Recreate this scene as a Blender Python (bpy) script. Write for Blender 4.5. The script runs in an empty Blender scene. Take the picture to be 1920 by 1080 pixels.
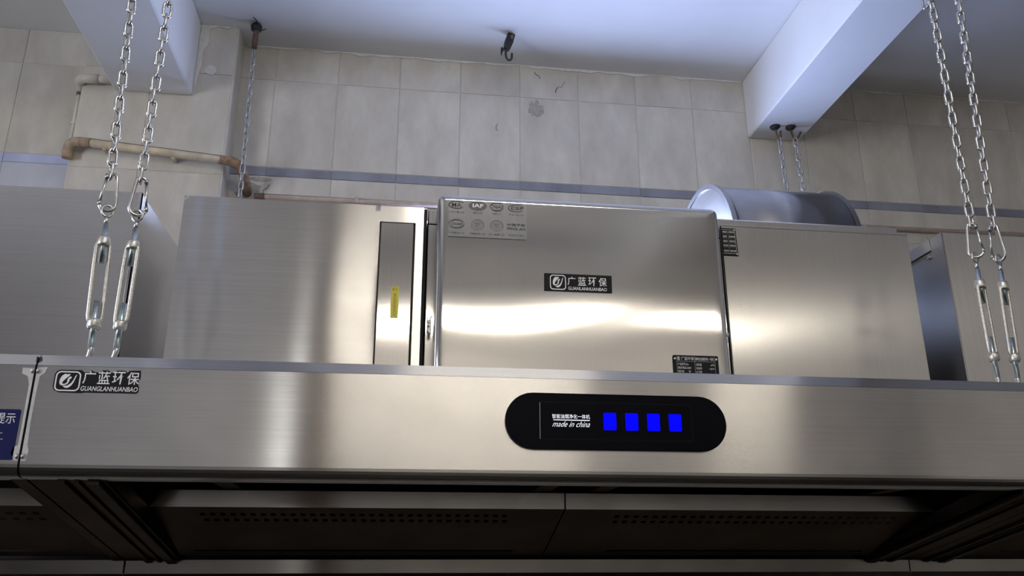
import bpy, bmesh, math, random
from mathutils import Vector, Matrix
from mathutils.geometry import tessellate_polygon
random.seed(7)
S = bpy.context.scene
COL = S.collection

# ------------------------------------------------------------------ camera, world, light, exposure
CAMZ = 1.65
cam_d = bpy.data.cameras.new('camera'); cam = bpy.data.objects.new('camera', cam_d); COL.objects.link(cam)
F_PX, YAW, PITCH, ROLL = 1570.35, 0.133871, 0.324294, -0.002577
cam_d.sensor_fit = 'HORIZONTAL'; cam_d.sensor_width = 36.0; cam_d.lens = 36.0 * F_PX / 1920.0
cam_d.clip_start = 0.02
fw = Vector((math.sin(YAW)*math.cos(PITCH), math.cos(YAW)*math.cos(PITCH), math.sin(PITCH)))
rt = Vector((math.cos(YAW), -math.sin(YAW), 0)); up = rt.cross(fw)
r2 = rt*math.cos(ROLL) + up*math.sin(ROLL); u2 = -rt*math.sin(ROLL) + up*math.cos(ROLL)
cam.matrix_world = Matrix(((r2.x, u2.x, -fw.x, 0), (r2.y, u2.y, -fw.y, 0), (r2.z, u2.z, -fw.z, CAMZ), (0, 0, 0, 1)))
S.camera = cam
S.view_settings.view_transform = 'Standard'; S.view_settings.look = 'None'
S.view_settings.gamma = 1.0; S.view_settings.use_curve_mapping = False
S.view_settings.exposure = 0.0
S.cycles.caustics_reflective = False; S.cycles.caustics_refractive = False; S.cycles.sample_clamp_indirect = 4.0

world = bpy.data.worlds.new('world'); S.world = world; world.use_nodes = True
world.node_tree.nodes['Background'].inputs['Color'].default_value = (0.62, 0.74, 1.0, 1)
world.node_tree.nodes['Background'].inputs['Strength'].default_value = 1.0

# room shell limits
XL, XR, YR, YW, ZC = -2.9, 3.7, -2.7, 3.04, 3.68
WIN = (-0.05, 1.30, 2.50, 2.945)     # window opening in the tiled wall, low behind the cabinets: x0, x1, z0, z1

def area_light(name, loc, target, sx, sy, power, color):
    d = bpy.data.lights.new(name, 'AREA'); d.shape = 'RECTANGLE'; d.size = sx; d.size_y = sy
    d.energy = power; d.color = color
    o = bpy.data.objects.new(name, d); COL.objects.link(o); o.location = loc
    o.rotation_euler = (Vector(target) - Vector(loc)).to_track_quat('-Z', 'Y').to_euler()
    return o
# daylight through the window that stands behind the cabinets
area_light('window_daylight', ((WIN[0]+WIN[1])/2, YW+0.035, (WIN[2]+WIN[3])/2), ((WIN[0]+WIN[1])/2, 0.0, (WIN[2]+WIN[3])/2), WIN[1]-WIN[0]-0.1, WIN[3]-WIN[2]-0.02, 38, (0.46, 0.58, 1.0))
FILL_WIN = (-0.7, 1.0, 1.7, 2.9)          # unseen window added in the left wall for fill: y0, y1, z0, z1
area_light('side_fill_light', (XL-0.2, (FILL_WIN[0]+FILL_WIN[1])/2, (FILL_WIN[2]+FILL_WIN[3])/2), (0, (FILL_WIN[0]+FILL_WIN[1])/2+0.3, (FILL_WIN[2]+FILL_WIN[3])/2), FILL_WIN[3]-FILL_WIN[2]-0.1, FILL_WIN[1]-FILL_WIN[0]-0.1, 70, (0.88, 0.89, 1.0))
STREAK_SLIT = (-0.83, -0.68, 2.0, 3.0)      # added rear-wall slit, unseen, streaks the hood: x0, x1, z0, z1
area_light('hood_streak_light', ((STREAK_SLIT[0]+STREAK_SLIT[1])/2, YR-0.2, (STREAK_SLIT[2]+STREAK_SLIT[3])/2), ((STREAK_SLIT[0]+STREAK_SLIT[1])/2, 0, (STREAK_SLIT[2]+STREAK_SLIT[3])/2), STREAK_SLIT[1]-STREAK_SLIT[0], STREAK_SLIT[3]-STREAK_SLIT[2], 1.3, (1.0, 0.95, 0.84))
LAMP_STRENGTH = 28.0
LAMP_COLOR = (1.0, 0.92, 0.80)

# ------------------------------------------------------------------ helpers
def tag(o, label=None, cat=None, group=None, kind=None):
    if label: o['label'] = label
    if cat: o['category'] = cat
    if group: o['group'] = group
    if kind: o['kind'] = kind
    return o

def thing(name, loc, label, cat, group=None):
    o = bpy.data.objects.new(name, None); COL.objects.link(o); o.location = loc
    o.empty_display_size = 0.02
    return tag(o, label, cat, group)

def worldpos(o):
    v = Vector((0, 0, 0))
    while o is not None:
        v = v + o.location; o = o.parent
    return v

class MB:
    """collects shapes in room coordinates"""
    def __init__(s): s.v = []; s.f = []; s.sm = []
    def add(s, vs, fs, smooth=False):
        b = len(s.v); s.v += [tuple(p) for p in vs]
        for f in fs: s.f.append([i+b for i in f]); s.sm.append(smooth)
        return s
    def box(s, x0, x1, y0, y1, z0, z1, bev=0.0, seg=1):
        if bev <= 0:
            vs = [(x, y, z) for z in (z0, z1) for y in (y0, y1) for x in (x0, x1)]
            return s.add(vs, [(0,2,3,1),(4,5,7,6),(0,1,5,4),(2,6,7,3),(0,4,6,2),(1,3,7,5)])
        bm = bmesh.new(); bmesh.ops.create_cube(bm, size=1)
        for v in bm.verts: v.co = Vector(((x0+x1)/2+v.co.x*(x1-x0), (y0+y1)/2+v.co.y*(y1-y0), (z0+z1)/2+v.co.z*(z1-z0)))
        bmesh.ops.bevel(bm, geom=bm.edges[:], offset=bev, segments=seg, affect='EDGES', profile=0.5)
        bm.verts.index_update()
        s.add([v.co[:] for v in bm.verts], [[v.index for v in f.verts] for f in bm.faces], seg > 1)
        bm.free(); return s
    def prism(s, outline, axis, a, b, smooth=False):
        """closed outline swept along an axis: x -> outline is (y,z); y -> (x,z); z -> (x,y)"""
        n = len(outline)
        def P(q, t): return {'x': (t, q[0], q[1]), 'y': (q[0], t, q[1]), 'z': (q[0], q[1], t)}[axis]
        s.add([P(q, a) for q in outline] + [P(q, b) for q in outline], [(i, (i+1) % n, n+(i+1) % n, n+i) for i in range(n)], smooth)
        tri = tessellate_polygon([[Vector((q[0], q[1], 0)) for q in outline]])
        s.add([P(q, a) for q in outline], [tuple(t) for t in tri])
        s.add([P(q, b) for q in outline], [tuple(reversed(t)) for t in tri])
        return s
    def poly(s, outline, y):
        """flat print in the xz plane at depth y, facing the viewer (-y)"""
        tri = tessellate_polygon([[Vector((q[0], q[1], 0)) for q in outline]])
        fs = []
        for t in tri:
            a, b, c = [outline[i] for i in t]
            cr = (b[0]-a[0])*(c[1]-a[1]) - (b[1]-a[1])*(c[0]-a[0])
            fs.append(tuple(t) if cr > 0 else tuple(reversed(t)))
        return s.add([(q[0], y, q[1]) for q in outline], fs)
    def ring(s, cx, cz, rx, rz, wd, y, a0=0, a1=360, n=28, w2=None):
        """flat elliptic arc with width"""
        vs = []; fs = []
        for i in range(n+1):
            t = math.radians(a0+(a1-a0)*i/n)
            w = wd if w2 is None else wd + (w2-wd)*math.sin(math.pi*i/n)
            for k in (0, 1):
                vs.append((cx+math.cos(t)*(rx-k*w), y, cz+math.sin(t)*(rz-k*w)))
            if i: fs.append((2*i-2, 2*i-1, 2*i+1, 2*i) if a1 < a0 else (2*i-2, 2*i, 2*i+1, 2*i-1)[::-1])
        return s.add(vs, fs)
    def tube(s, path, r, n=8, closed=False, caps=True):
        P = [Vector(p) for p in path]; m = len(P)
        rs = r if isinstance(r, (list, tuple)) else [r]*m
        nrm = None; vs = []
        for i in range(m):
            if closed: t = (P[(i+1) % m]-P[i-1]).normalized()
            else: t = (P[min(i+1, m-1)]-P[max(i-1, 0)]).normalized()
            if nrm is None:
                nrm = t.orthogonal().normalized()
            else:
                nrm = (nrm - t*nrm.dot(t))
                nrm = nrm.normalized() if nrm.length > 1e-6 else t.orthogonal().normalized()
            bn = t.cross(nrm)
            for k in range(n):
                a = 2*math.pi*k/n
                vs.append(P[i]+(nrm*math.cos(a)+bn*math.sin(a))*rs[i])
        fs = []
        for i in range(m if closed else m-1):
            j = (i+1) % m
            for k in range(n):
                fs.append((i*n+k, i*n+(k+1) % n, j*n+(k+1) % n, j*n+k))
        s.add(vs, fs, True)
        if caps and not closed:
            s.add(vs[:n], [tuple(reversed(range(n)))]); s.add(vs[-n:], [tuple(range(n))])
        return s
    def lathe_z(s, cx, cy, prof, n=14):
        """profile [(r,z)] turned about a vertical axis"""
        vs = []; fs = []
        for r, z in prof:
            for k in range(n):
                a = 2*math.pi*k/n; vs.append((cx+r*math.cos(a), cy+r*math.sin(a), z))
        for i in range(len(prof)-1):
            for k in range(n): fs.append((i*n+k, i*n+(k+1) % n, (i+1)*n+(k+1) % n, (i+1)*n+k))
        s.add(vs, fs, True)
        s.add(vs[:n], [tuple(reversed(range(n)))]); s.add(vs[-n:], [tuple(range(n))])
        return s
    def build(s, name, mat, parent=None, fix=True):
        o0 = worldpos(parent) if parent else Vector((0, 0, 0))
        me = bpy.data.meshes.new(name)
        me.from_pydata([(p[0]-o0.x, p[1]-o0.y, p[2]-o0.z) for p in s.v], [], s.f)
        me.polygons.foreach_set('use_smooth', s.sm)
        if fix:
            bm = bmesh.new(); bm.from_mesh(me)
            bmesh.ops.remove_doubles(bm, verts=bm.verts[:], dist=1e-6)
            bmesh.ops.recalc_face_normals(bm, faces=bm.faces[:])
            bm.to_mesh(me); bm.free()
        me.materials.append(mat)
        o = bpy.data.objects.new(name, me); COL.objects.link(o)
        if parent: o.parent = parent
        return o

def copy_part(src, parent, loc):
    c = src.copy(); COL.objects.link(c); c.parent = parent; c.location = loc
    return c

# ------------------------------------------------------------------ materials
def new_mat(name):
    m = bpy.data.materials.new(name); m.use_nodes = True
    nt = m.node_tree; b = nt.nodes['Principled BSDF']
    return m, nt, b
def N(nt, t, **kw):
    n = nt.nodes.new(t)
    for k, v in kw.items(): setattr(n, k, v)
    return n
def pos_coords(nt, scale, offset_random=False):
    g = N(nt, 'ShaderNodeNewGeometry'); mp = N(nt, 'ShaderNodeMapping')
    mp.inputs['Scale'].default_value = scale
    nt.links.new(g.outputs['Position'], mp.inputs['Vector'])
    if offset_random:
        oi = N(nt, 'ShaderNodeObjectInfo'); mul = N(nt, 'ShaderNodeMath', operation='MULTIPLY'); mul.inputs[1].default_value = 37.0
        nt.links.new(oi.outputs['Random'], mul.inputs[0]); cb = N(nt, 'ShaderNodeCombineXYZ')
        for k in 'XYZ': nt.links.new(mul.outputs[0], cb.inputs[k])
        nt.links.new(cb.outputs[0], mp.inputs['Location'])
    return mp.outputs['Vector']
def noise(nt, vec, scale, detail=3.0, rough=0.5):
    n = N(nt, 'ShaderNodeTexNoise'); n.inputs['Scale'].default_value = scale
    n.inputs['Detail'].default_value = detail; n.inputs['Roughness'].default_value = rough
    nt.links.new(vec, n.inputs['Vector']); return n.outputs['Fac']
def ramp(nt, fac, stops):
    r = N(nt, 'ShaderNodeValToRGB'); e = r.color_ramp.elements
    while len(e) < len(stops): e.new(0.5)
    for i, (p, c) in enumerate(stops): e[i].position = p; e[i].color = tuple(c) + (1,) if len(c) == 3 else c
    nt.links.new(fac, r.inputs['Fac']); return r.outputs['Color']
def maprange(nt, fac, a, b, c, d):
    m = N(nt, 'ShaderNodeMapRange'); m.inputs[1].default_value = a; m.inputs[2].default_value = b
    m.inputs[3].default_value = c; m.inputs[4].default_value = d
    nt.links.new(fac, m.inputs[0]); return m.outputs[0]
def plain(name, col, rough=0.5, metal=0.0, var=0.0, scale=30.0, spec=None):
    m, nt, b = new_mat(name)
    b.inputs['Roughness'].default_value = rough; b.inputs['Metallic'].default_value = metal
    if spec is not None: b.inputs['Specular IOR Level'].default_value = spec
    if var > 0:
        f = noise(nt, pos_coords(nt, (1, 1, 1)), scale, 4.0)
        c = ramp(nt, f, [(0.3, tuple(x*(1-var) for x in col)), (0.7, tuple(min(1, x*(1+var)) for x in col))])
        nt.links.new(c, b.inputs['Base Color'])
    else:
        b.inputs['Base Color'].default_value = tuple(col) + (1,)
    return m
def emit(name, col, strength):
    m, nt, b = new_mat(name); b.inputs['Base Color'].default_value = tuple(col) + (1,)
    b.inputs['Emission Color'].default_value = tuple(col) + (1,); b.inputs['Emission Strength'].default_value = strength
    b.inputs['Roughness'].default_value = 0.4
    return m
def steel(name, col, rough, aniso, spread, wave=0.0, wave_scale=2.2, smudge=0.05, grain=0.05):
    """brushed stainless sheet; spread = world direction in which reflections are drawn out"""
    m, nt, b = new_mat(name)
    b.inputs['Metallic'].default_value = 1.0; b.inputs['Anisotropic'].default_value = aniso
    cb = N(nt, 'ShaderNodeCombineXYZ')
    for k, v in zip('XYZ', spread): cb.inputs[k].default_value = v
    nt.links.new(cb.outputs[0], b.inputs['Tangent'])
    # brush lines run across the spread
    sc = (3, 3, 320) if spread[2] > 0.5 else (320, 320, 3)
    f = noise(nt, pos_coords(nt, sc), 1.0, 2.0)
    big = noise(nt, pos_coords(nt, (1, 1, 1)), 9.0, 2.0, 0.5)
    c1 = ramp(nt, f, [(0.25, tuple(x*(1-grain*1.1) for x in col)), (0.75, tuple(min(1, x*(1+grain)) for x in col))])
    c2 = ramp(nt, big, [(0.25, (1-smudge,)*3), (0.65, (1, 1, 1))])
    mx = N(nt, 'ShaderNodeMix', data_type='RGBA', blend_type='MULTIPLY'); mx.inputs['Factor'].default_value = 1.0
    nt.links.new(c1, mx.inputs['A']); nt.links.new(c2, mx.inputs['B']); nt.links.new(mx.outputs['Result'], b.inputs['Base Color'])
    nt.links.new(maprange(nt, big, 0.3, 0.7, rough*1.05, rough*0.96), b.inputs['Roughness'])
    if wave > 0:
        w = noise(nt, pos_coords(nt, (0.8, 1, 1.2)), wave_scale, 1.0, 0.4)
        bp = N(nt, 'ShaderNodeBump'); bp.inputs['Strength'].default_value = 1.0; bp.inputs['Distance'].default_value = wave
        nt.links.new(w, bp.inputs['Height']); nt.links.new(bp.outputs[0], b.inputs['Normal'])
    return m

SS = (0.66, 0.645, 0.62)
M = {}
M['hood_steel'] = steel('hood_steel', SS, 0.20, 1.0, (0, 0, 1), 0, 2.0, 0.10)
M['door_steel'] = steel('door_steel', SS, 0.19, 1.0, (0, 0, 1), 0, 2.0, 0.05)
M['cover_steel'] = steel('cover_steel', SS, 0.11, 1.0, (1, 0, 0), 0, 2.0, 0.04, 0.015)
M['box_steel'] = steel('box_steel', SS, 0.22, 0.85, (1, 1, 0), 0, 2.0, 0.06)
M['panel_steel'] = steel('panel_steel', SS, 0.14, 0.95, (1, 0, 0), 0, 2.0, 0.03)
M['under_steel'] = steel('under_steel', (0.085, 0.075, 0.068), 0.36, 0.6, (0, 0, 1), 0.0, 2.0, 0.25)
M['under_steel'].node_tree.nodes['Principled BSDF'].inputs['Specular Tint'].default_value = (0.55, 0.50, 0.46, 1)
M['gutter_steel'] = steel('gutter_steel', (0.30, 0.285, 0.265), 0.20, 1.0, (0, 0, 1), 0.0, 2.0, 0.1)
M['duct_steel'] = steel('duct_steel', (0.40, 0.39, 0.385), 0.30, 0.5, (0, 0, 1), 0, 3.0, 0.2)
M['disc_steel'] = steel('disc_steel', (0.75, 0.75, 0.76), 0.30, 0.0, (0, 0, 1), 0.004, 8.0, 0.1)
M['zinc'] = plain('zinc_plate', (0.56, 0.56, 0.54), 0.28, 1.0, 0.08, 60)
M['zinc_thread'] = plain('zinc_thread', (0.50, 0.58, 0.60), 0.30, 1.0, 0.12, 200)
M['cast_zinc'] = plain('cast_zinc', (0.62, 0.61, 0.56), 0.42, 1.0, 0.2, 260)
M['gap'] = plain('dark_gap', (0.012, 0.012, 0.012), 0.8)
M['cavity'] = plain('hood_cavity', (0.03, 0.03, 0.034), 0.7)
M['rust'] = plain('rusty_iron', (0.16, 0.11, 0.085), 0.75, 0.3, 0.4, 120)
M['black_iron'] = plain('black_iron', (0.016, 0.015, 0.014), 0.55, 0.0, 0.4, 150)
M['paint'] = plain('white_paint', (0.78, 0.78, 0.78), 0.75, 0.0, 0.025, 5)
M['plaster'] = plain('plaster', (0.55, 0.53, 0.49), 0.9, 0, 0.06, 12)
M['caulk'] = plain('caulk', (0.74, 0.73, 0.70), 0.8, 0, 0.08, 60)
M['mortar'] = plain('mortar', (0.40, 0.38, 0.35), 0.9, 0, 0.15, 70)
M['grout'] = plain('grout', (0.66, 0.64, 0.59), 0.9, 0, 0.1, 30)
M['crack'] = plain('crack', (0.16, 0.12, 0.09), 0.9)
M['pipe'] = plain('aged_plastic_pipe', (0.66, 0.57, 0.41), 0.5, 0, 0.18, 25)
M['pipe_shade'] = plain('brown_pipe_shade', (0.07, 0.045, 0.03), 0.8, 0, 0.4, 20)  # dark brown for the painted shadow lines of the pipes
M['pipe_half'] = plain('part_stained_elbow', (0.44, 0.33, 0.23), 0.6, 0, 0.35, 40)
M['pipe_rust'] = plain('stained_elbow', (0.30, 0.19, 0.12), 0.6, 0, 0.4, 45)
M['pale_pipe'] = plain('pale_plastic_pipe', (0.70, 0.66, 0.57), 0.5, 0, 0.1, 25)
M['conduit'] = plain('pinkish_conduit', (0.56, 0.46, 0.40), 0.5, 0, 0.15, 30)
M['black_gloss'] = plain('black_glass', (0.002, 0.002, 0.004), 0.12, spec=0.06)
M['black_film'] = plain('black_film', (0.012, 0.012, 0.014), 0.6, spec=0.15)
M['black_bezel'] = plain('display_bezel', (0.010, 0.010, 0.013), 0.3, spec=0.1)
M['white_ink'] = plain('white_ink', (0.80, 0.80, 0.80), 0.5)
M['grey_ink'] = plain('grey_ink', (0.42, 0.42, 0.42), 0.5)
M['dark_ink'] = plain('dark_ink', (0.025, 0.025, 0.03), 0.5)
M['badge_ink'] = plain('badge_ink', (0.09, 0.085, 0.10), 0.5)
M['pale_film'] = steel('pale_film', (0.74, 0.73, 0.71), 0.17, 0.9, (1, 0, 0), 0, 2.0, 0.02)
M['residue'] = plain('film_residue', (0.58, 0.58, 0.56), 0.45, 0.8, 0.1, 90)
M['yellow_film'] = plain('yellow_film', (0.68, 0.60, 0.06), 0.5)
M['brown_ink'] = plain('brown_ink', (0.24, 0.18, 0.03), 0.5)
M['blue_film'] = plain('blue_film', (0.010, 0.013, 0.075), 0.5, spec=0.12)
M['blue_key'] = emit('blue_lit_key', (0.0, 0.0, 1.0), 1.0)
M['blue_key'].node_tree.nodes['Principled BSDF'].inputs['Base Color'].default_value = (0, 0, 0.02, 1)
M['blue_key'].node_tree.nodes['Principled BSDF'].inputs['Specular IOR Level'].default_value = 0.05
M['white_lit'] = emit('lit_lettering', (0.85, 0.88, 1.0), 0.75)
M['tube_light'] = emit('tube_light', LAMP_COLOR, LAMP_STRENGTH)
M['lamp_white'] = plain('lamp_white', (0.75, 0.75, 0.73), 0.5)
M['floor'] = plain('dark_floor', (0.018, 0.014, 0.012), 0.6, 0, 0.2, 4, spec=0.1)
M['darkening_band'] = plain('added_dark_band', (0.06, 0.045, 0.04), 0.5, 0, 0.15, 4)
M['reflection_brown'] = plain('reflection_brown', (0.10, 0.055, 0.035), 0.5, 0, 0.2, 6)
M['rear_paint'] = plain('rear_paint', (0.74, 0.71, 0.65), 0.8, 0, 0.03, 3)

def tile_mat(name, base, vein, rough=0.28):
    m, nt, b = new_mat(name)
    v = pos_coords(nt, (1.6, 1.6, 0.75), True)
    rot = N(nt, 'ShaderNodeVectorRotate', rotation_type='Y_AXIS'); rot.inputs['Angle'].default_value = 0.55
    nt.links.new(v, rot.inputs['Vector'])
    f = noise(nt, rot.outputs[0], 5.0, 5.0, 0.62)
    c = ramp(nt, f, [(0.30, vein), (0.55, base), (0.75, tuple(min(1, x*1.18) for x in base))])
    oi = N(nt, 'ShaderNodeObjectInfo')
    k = maprange(nt, oi.outputs['Random'], 0, 1, 0.95, 1.04)
    cb = N(nt, 'ShaderNodeCombineColor')
    for q in ('Red', 'Green', 'Blue'): nt.links.new(k, cb.inputs[q])
    mx = N(nt, 'ShaderNodeMix', data_type='RGBA', blend_type='MULTIPLY'); mx.inputs['Factor'].default_value = 1.0
    nt.links.new(c, mx.inputs['A']); nt.links.new(cb.outputs[0], mx.inputs['B'])
    nt.links.new(mx.outputs['Result'], b.inputs['Base Color'])
    b.inputs['Roughness'].default_value = rough
    return m
M['tile'] = tile_mat('marbled_tile', (0.64, 0.612, 0.545), (0.54, 0.508, 0.442))
M['tile_blue_light'] = tile_mat('tile_with_blue_light', (0.60, 0.63, 0.70), (0.54, 0.56, 0.63))  # wall tile with the bluish light painted into its colour
M['border_blue_light'] = tile_mat('border_tile_with_blue_light', (0.52, 0.57, 0.80), (0.47, 0.52, 0.75), 0.25)  # border tile with the same bluish light painted in
M['border'] = tile_mat('blue_grey_border_tile', (0.27, 0.285, 0.34), (0.20, 0.20, 0.25), 0.3)

# ------------------------------------------------------------------ room shell
def struct(name, mb, mat, parent=None):
    o = mb.build(name, mat, parent)
    if parent is None: o['kind'] = 'structure'
    return o
T = 0.15
struct('floor', MB().box(XL-T, XR+T, YR-T, YW+0.17, -0.1, 0.0), M['floor'])
ceiling = struct('ceiling', MB().box(XL-T, XR+T, YR-T, YW+0.17, ZC, ZC+0.12), M['paint'])
wall_back = struct('wall_back', MB().box(XL-T, WIN[0], YW+0.0030, YW+0.17, 0, ZC).box(WIN[1], XR+T, YW+0.0030, YW+0.17, 0, ZC)
                   .box(WIN[0], WIN[1], YW+0.0030, YW+0.17, 0, WIN[2]).box(WIN[0], WIN[1], YW+0.0030, YW+0.17, WIN[3], ZC), M['grout'])
w1 = MB()
for a, b, c, d in ((WIN[0], WIN[0]+0.04, WIN[2], WIN[3]), (WIN[1]-0.04, WIN[1], WIN[2], WIN[3]), (WIN[0]+0.04, WIN[1]-0.04, WIN[2], WIN[2]+0.04), (WIN[0]+0.04, WIN[1]-0.04, WIN[3]-0.04, WIN[3])):
    w1.box(a, b, YW+0.08, YW+0.13, c, d)
w1.box(0.605, 0.645, YW+0.085, YW+0.125, WIN[2]+0.04, WIN[3]-0.04)
struct('window_1', w1, M['lamp_white'])
struct('wall_left', MB().box(XL-T, XL, YR-T, FILL_WIN[0], 0, ZC).box(XL-T, XL, FILL_WIN[1], YW+0.0030, 0, ZC).box(XL-T, XL, FILL_WIN[0], FILL_WIN[1], 0, FILL_WIN[2]).box(XL-T, XL, FILL_WIN[0], FILL_WIN[1], FILL_WIN[3], ZC), M['rear_paint'])
w2 = MB()
for a, b, c, d in ((FILL_WIN[0], FILL_WIN[0]+0.04, FILL_WIN[2], FILL_WIN[3]), (FILL_WIN[1]-0.04, FILL_WIN[1], FILL_WIN[2], FILL_WIN[3]), (FILL_WIN[0]+0.04, FILL_WIN[1]-0.04, FILL_WIN[2], FILL_WIN[2]+0.04), (FILL_WIN[0]+0.04, FILL_WIN[1]-0.04, FILL_WIN[3]-0.04, FILL_WIN[3])):
    w2.box(XL-0.12, XL-0.06, a, b, c, d)
struct('fill_window', w2, M['lamp_white'])  # frame of the added fill window
struct('wall_right', MB().box(XR, XR+T, YR-T, YW+0.0030, 0, ZC), M['rear_paint'])
rear = struct('wall_rear', MB().box(XL, STREAK_SLIT[0], YR-T, YR, 0, ZC).box(STREAK_SLIT[1], XR, YR-T, YR, 0, ZC).box(STREAK_SLIT[0], STREAK_SLIT[1], YR-T, YR, 0, STREAK_SLIT[2]).box(STREAK_SLIT[0], STREAK_SLIT[1], YR-T, YR, STREAK_SLIT[3], ZC), M['rear_paint'])
MB().box(XL, XR, YR, YR+0.012, 0, 1.3).build('darkening_band', M['darkening_band'], rear)  # unseen dark band added to keep the hood underside dark
struct('reflection_post', MB().box(-0.675, -0.45, YR, YR+0.10, 0, 3.45, 0.005), M['reflection_brown'])  # unseen post added for a dark gap in the hood's reflection
# plastered ceiling beams that run from the viewer to the tiled wall
struct('ceiling_beam', MB().box(1.432, 1.663, YR, YW, 3.402, ZC, 0.006), M['paint'])
struct('ceiling_beam', MB().box(-1.115, -0.832, YR, 2.925, 3.362, ZC, 0.006), M['paint'])
column = struct('wall_column', MB().box(-1.232, -0.6890, 2.9280, YW+0.0030, 0, ZC), M['grout'])

def tile_mesh(w, h, mat, nm='tile', d=0.006, c=0.0015):
    """front faces -y, centred; chamfered rim"""
    x, z = w/2, h/2
    vs = [(-x, d, -z), (x, d, -z), (x, d, z), (-x, d, z), (-x, c, -z), (x, c, -z), (x, c, z), (-x, c, z),
          (-x+c, 0, -z+c), (x-c, 0, -z+c), (x-c, 0, z-c), (-x+c, 0, z-c)]
    fs = [(8, 9, 10, 11)]
    for i in range(4):
        j = (i+1) % 4
        fs += [(4+i, 4+j, 8+j, 8+i), (i, j, 4+j, 4+i)]
    me = bpy.data.meshes.new(nm); me.from_pydata(vs, [], fs); me.materials.append(mat)
    return me
_tile_cache = {}
def put_tile(parent, name, mat, x0, x1, z0, z1, y, g=0.0010, rot=0.0):
    w, h = round(x1-x0-2*g, 4), round(z1-z0-2*g, 4)
    if w < 0.01 or h < 0.01: return None
    key = (w, h, mat.name)
    if key not in _tile_cache: _tile_cache[key] = tile_mesh(w, h, mat, name)
    o = bpy.data.objects.new(name, _tile_cache[key]); COL.objects.link(o); o.parent = parent
    o.location = ((x0+x1)/2 + (random.random()-.5)*0.0006, y + random.random()*0.0008, (z0+z1)/2 + (random.random()-.5)*0.0006)
    o.rotation_euler.z = rot
    return o
xs = [-0.692+0.0] + [-0.553+0.2495*k for k in range(0, 16)]
rows = [(3.526, ZC), (3.137, 3.526), (2.950, 3.099)]
def tile_run(xs, y=YW, low='tile', band='border'):
    for a, b in zip(xs[:-1], xs[1:]):
        for z0, z1 in rows: put_tile(wall_back, 'tile', M[low if z1 < 3.12 else 'tile'], a, b, z0, z1, y)
        put_tile(wall_back, 'border_tile', M[band], a, b, 3.099, 3.137, y-0.0015)
tile_run(xs)
tile_run([-2.26, -2.01, -1.76, -1.51, -1.262, -1.232], YW, 'tile_blue_light', 'border_blue_light')  # left of the column, bluish light is put in as tile colour
for z0, z1 in ((3.462, ZC), (3.040, 3.462), (2.64, 3.040)):
    put_tile(column, 'tile', M['tile'], -1.232, -0.987, z0, z1, 2.925)
    put_tile(column, 'tile', M['tile'], -0.987, -0.692, z0, z1, 2.925)
    put_tile(column, 'tile', M['tile'], -0.0575, 0.0545, z0, z1, 0, rot=math.pi/2).location = (-0.687, 2.985, (z0+z1)/2)

# uneven caulk between wall tiles and ceiling, smears and cracks
def ragged(x0, x1, z_top, depth, y, n, rnd):
    R = random.Random(rnd); top = []; bot = []
    for i in range(n+1):
        x = x0+(x1-x0)*i/n
        bot.append((x, z_top - depth*(0.15+0.85*R.random()**1.6)))
    return [(x0, z_top), *bot, (x1, z_top)]
struct('caulk_bead', MB().prism(ragged(-0.68, 1.432, ZC, 0.016, YW, 46, 3), 'y', YW-0.004, YW+0.002), M['caulk'], wall_back)
struct('caulk_bead', MB().prism(ragged(1.663, 3.3, ZC, 0.012, YW, 34, 5), 'y', YW-0.004, YW+0.002), M['caulk'], wall_back)
struct('caulk_bead', MB().prism(ragged(-0.832, -0.70, ZC, 0.014, 2.925, 8, 9), 'y', 2.921, 2.927), M['caulk'], column)
struct('caulk_bead', MB().prism([(-0.832, ZC), (-0.832, 3.36), (-0.826, 3.37), (-0.822, 3.44), (-0.812, 3.50), (-0.815, 3.56), (-0.795, 3.60), (-0.80, 3.66), (-0.77, ZC)], 'y', 2.9215, 2.927), M['caulk'], column)
def blob(cx, cz, rx, rz, n, rnd, jag=0.25):
    R = random.Random(rnd)
    return [(cx+rx*math.cos(2*math.pi*i/n)*(1-jag*R.random()), cz+rz*math.sin(2*math.pi*i/n)*(1-jag*R.random())) for i in range(n)]
struct('paint_spot', MB().prism(blob(-0.777, 3.479, 0.024, 0.022, 18, 2, 0.12), 'y', 2.9228, 2.926), M['caulk'], column)
struct('mortar_smear', MB().prism(blob(0.510, 3.475, 0.042, 0.048, 26, 4, 0.5), 'y', YW-0.0012, YW+0.002), M['mortar'], wall_back)
def crack(pts, r=0.0011, par=wall_back):
    struct('crack', MB().tube([(x, YW-0.0006, z) for x, z in pts], r, 5), M['crack'], par)
crack([(0.508, 3.652), (0.515, 3.640), (0.526, 3.636), (0.532, 3.622)], 0.0014)
crack([(0.640, 3.618), (0.628, 3.600), (0.624, 3.588), (0.612, 3.590), (0.604, 3.580)], 0.0010)
crack([(0.606, 3.585), (0.598, 3.572), (0.598, 3.560)], 0.0018)
crack([(0.352, 3.392), (0.345, 3.384), (0.345, 3.366), (0.353, 3.362)], 0.0012)

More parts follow.
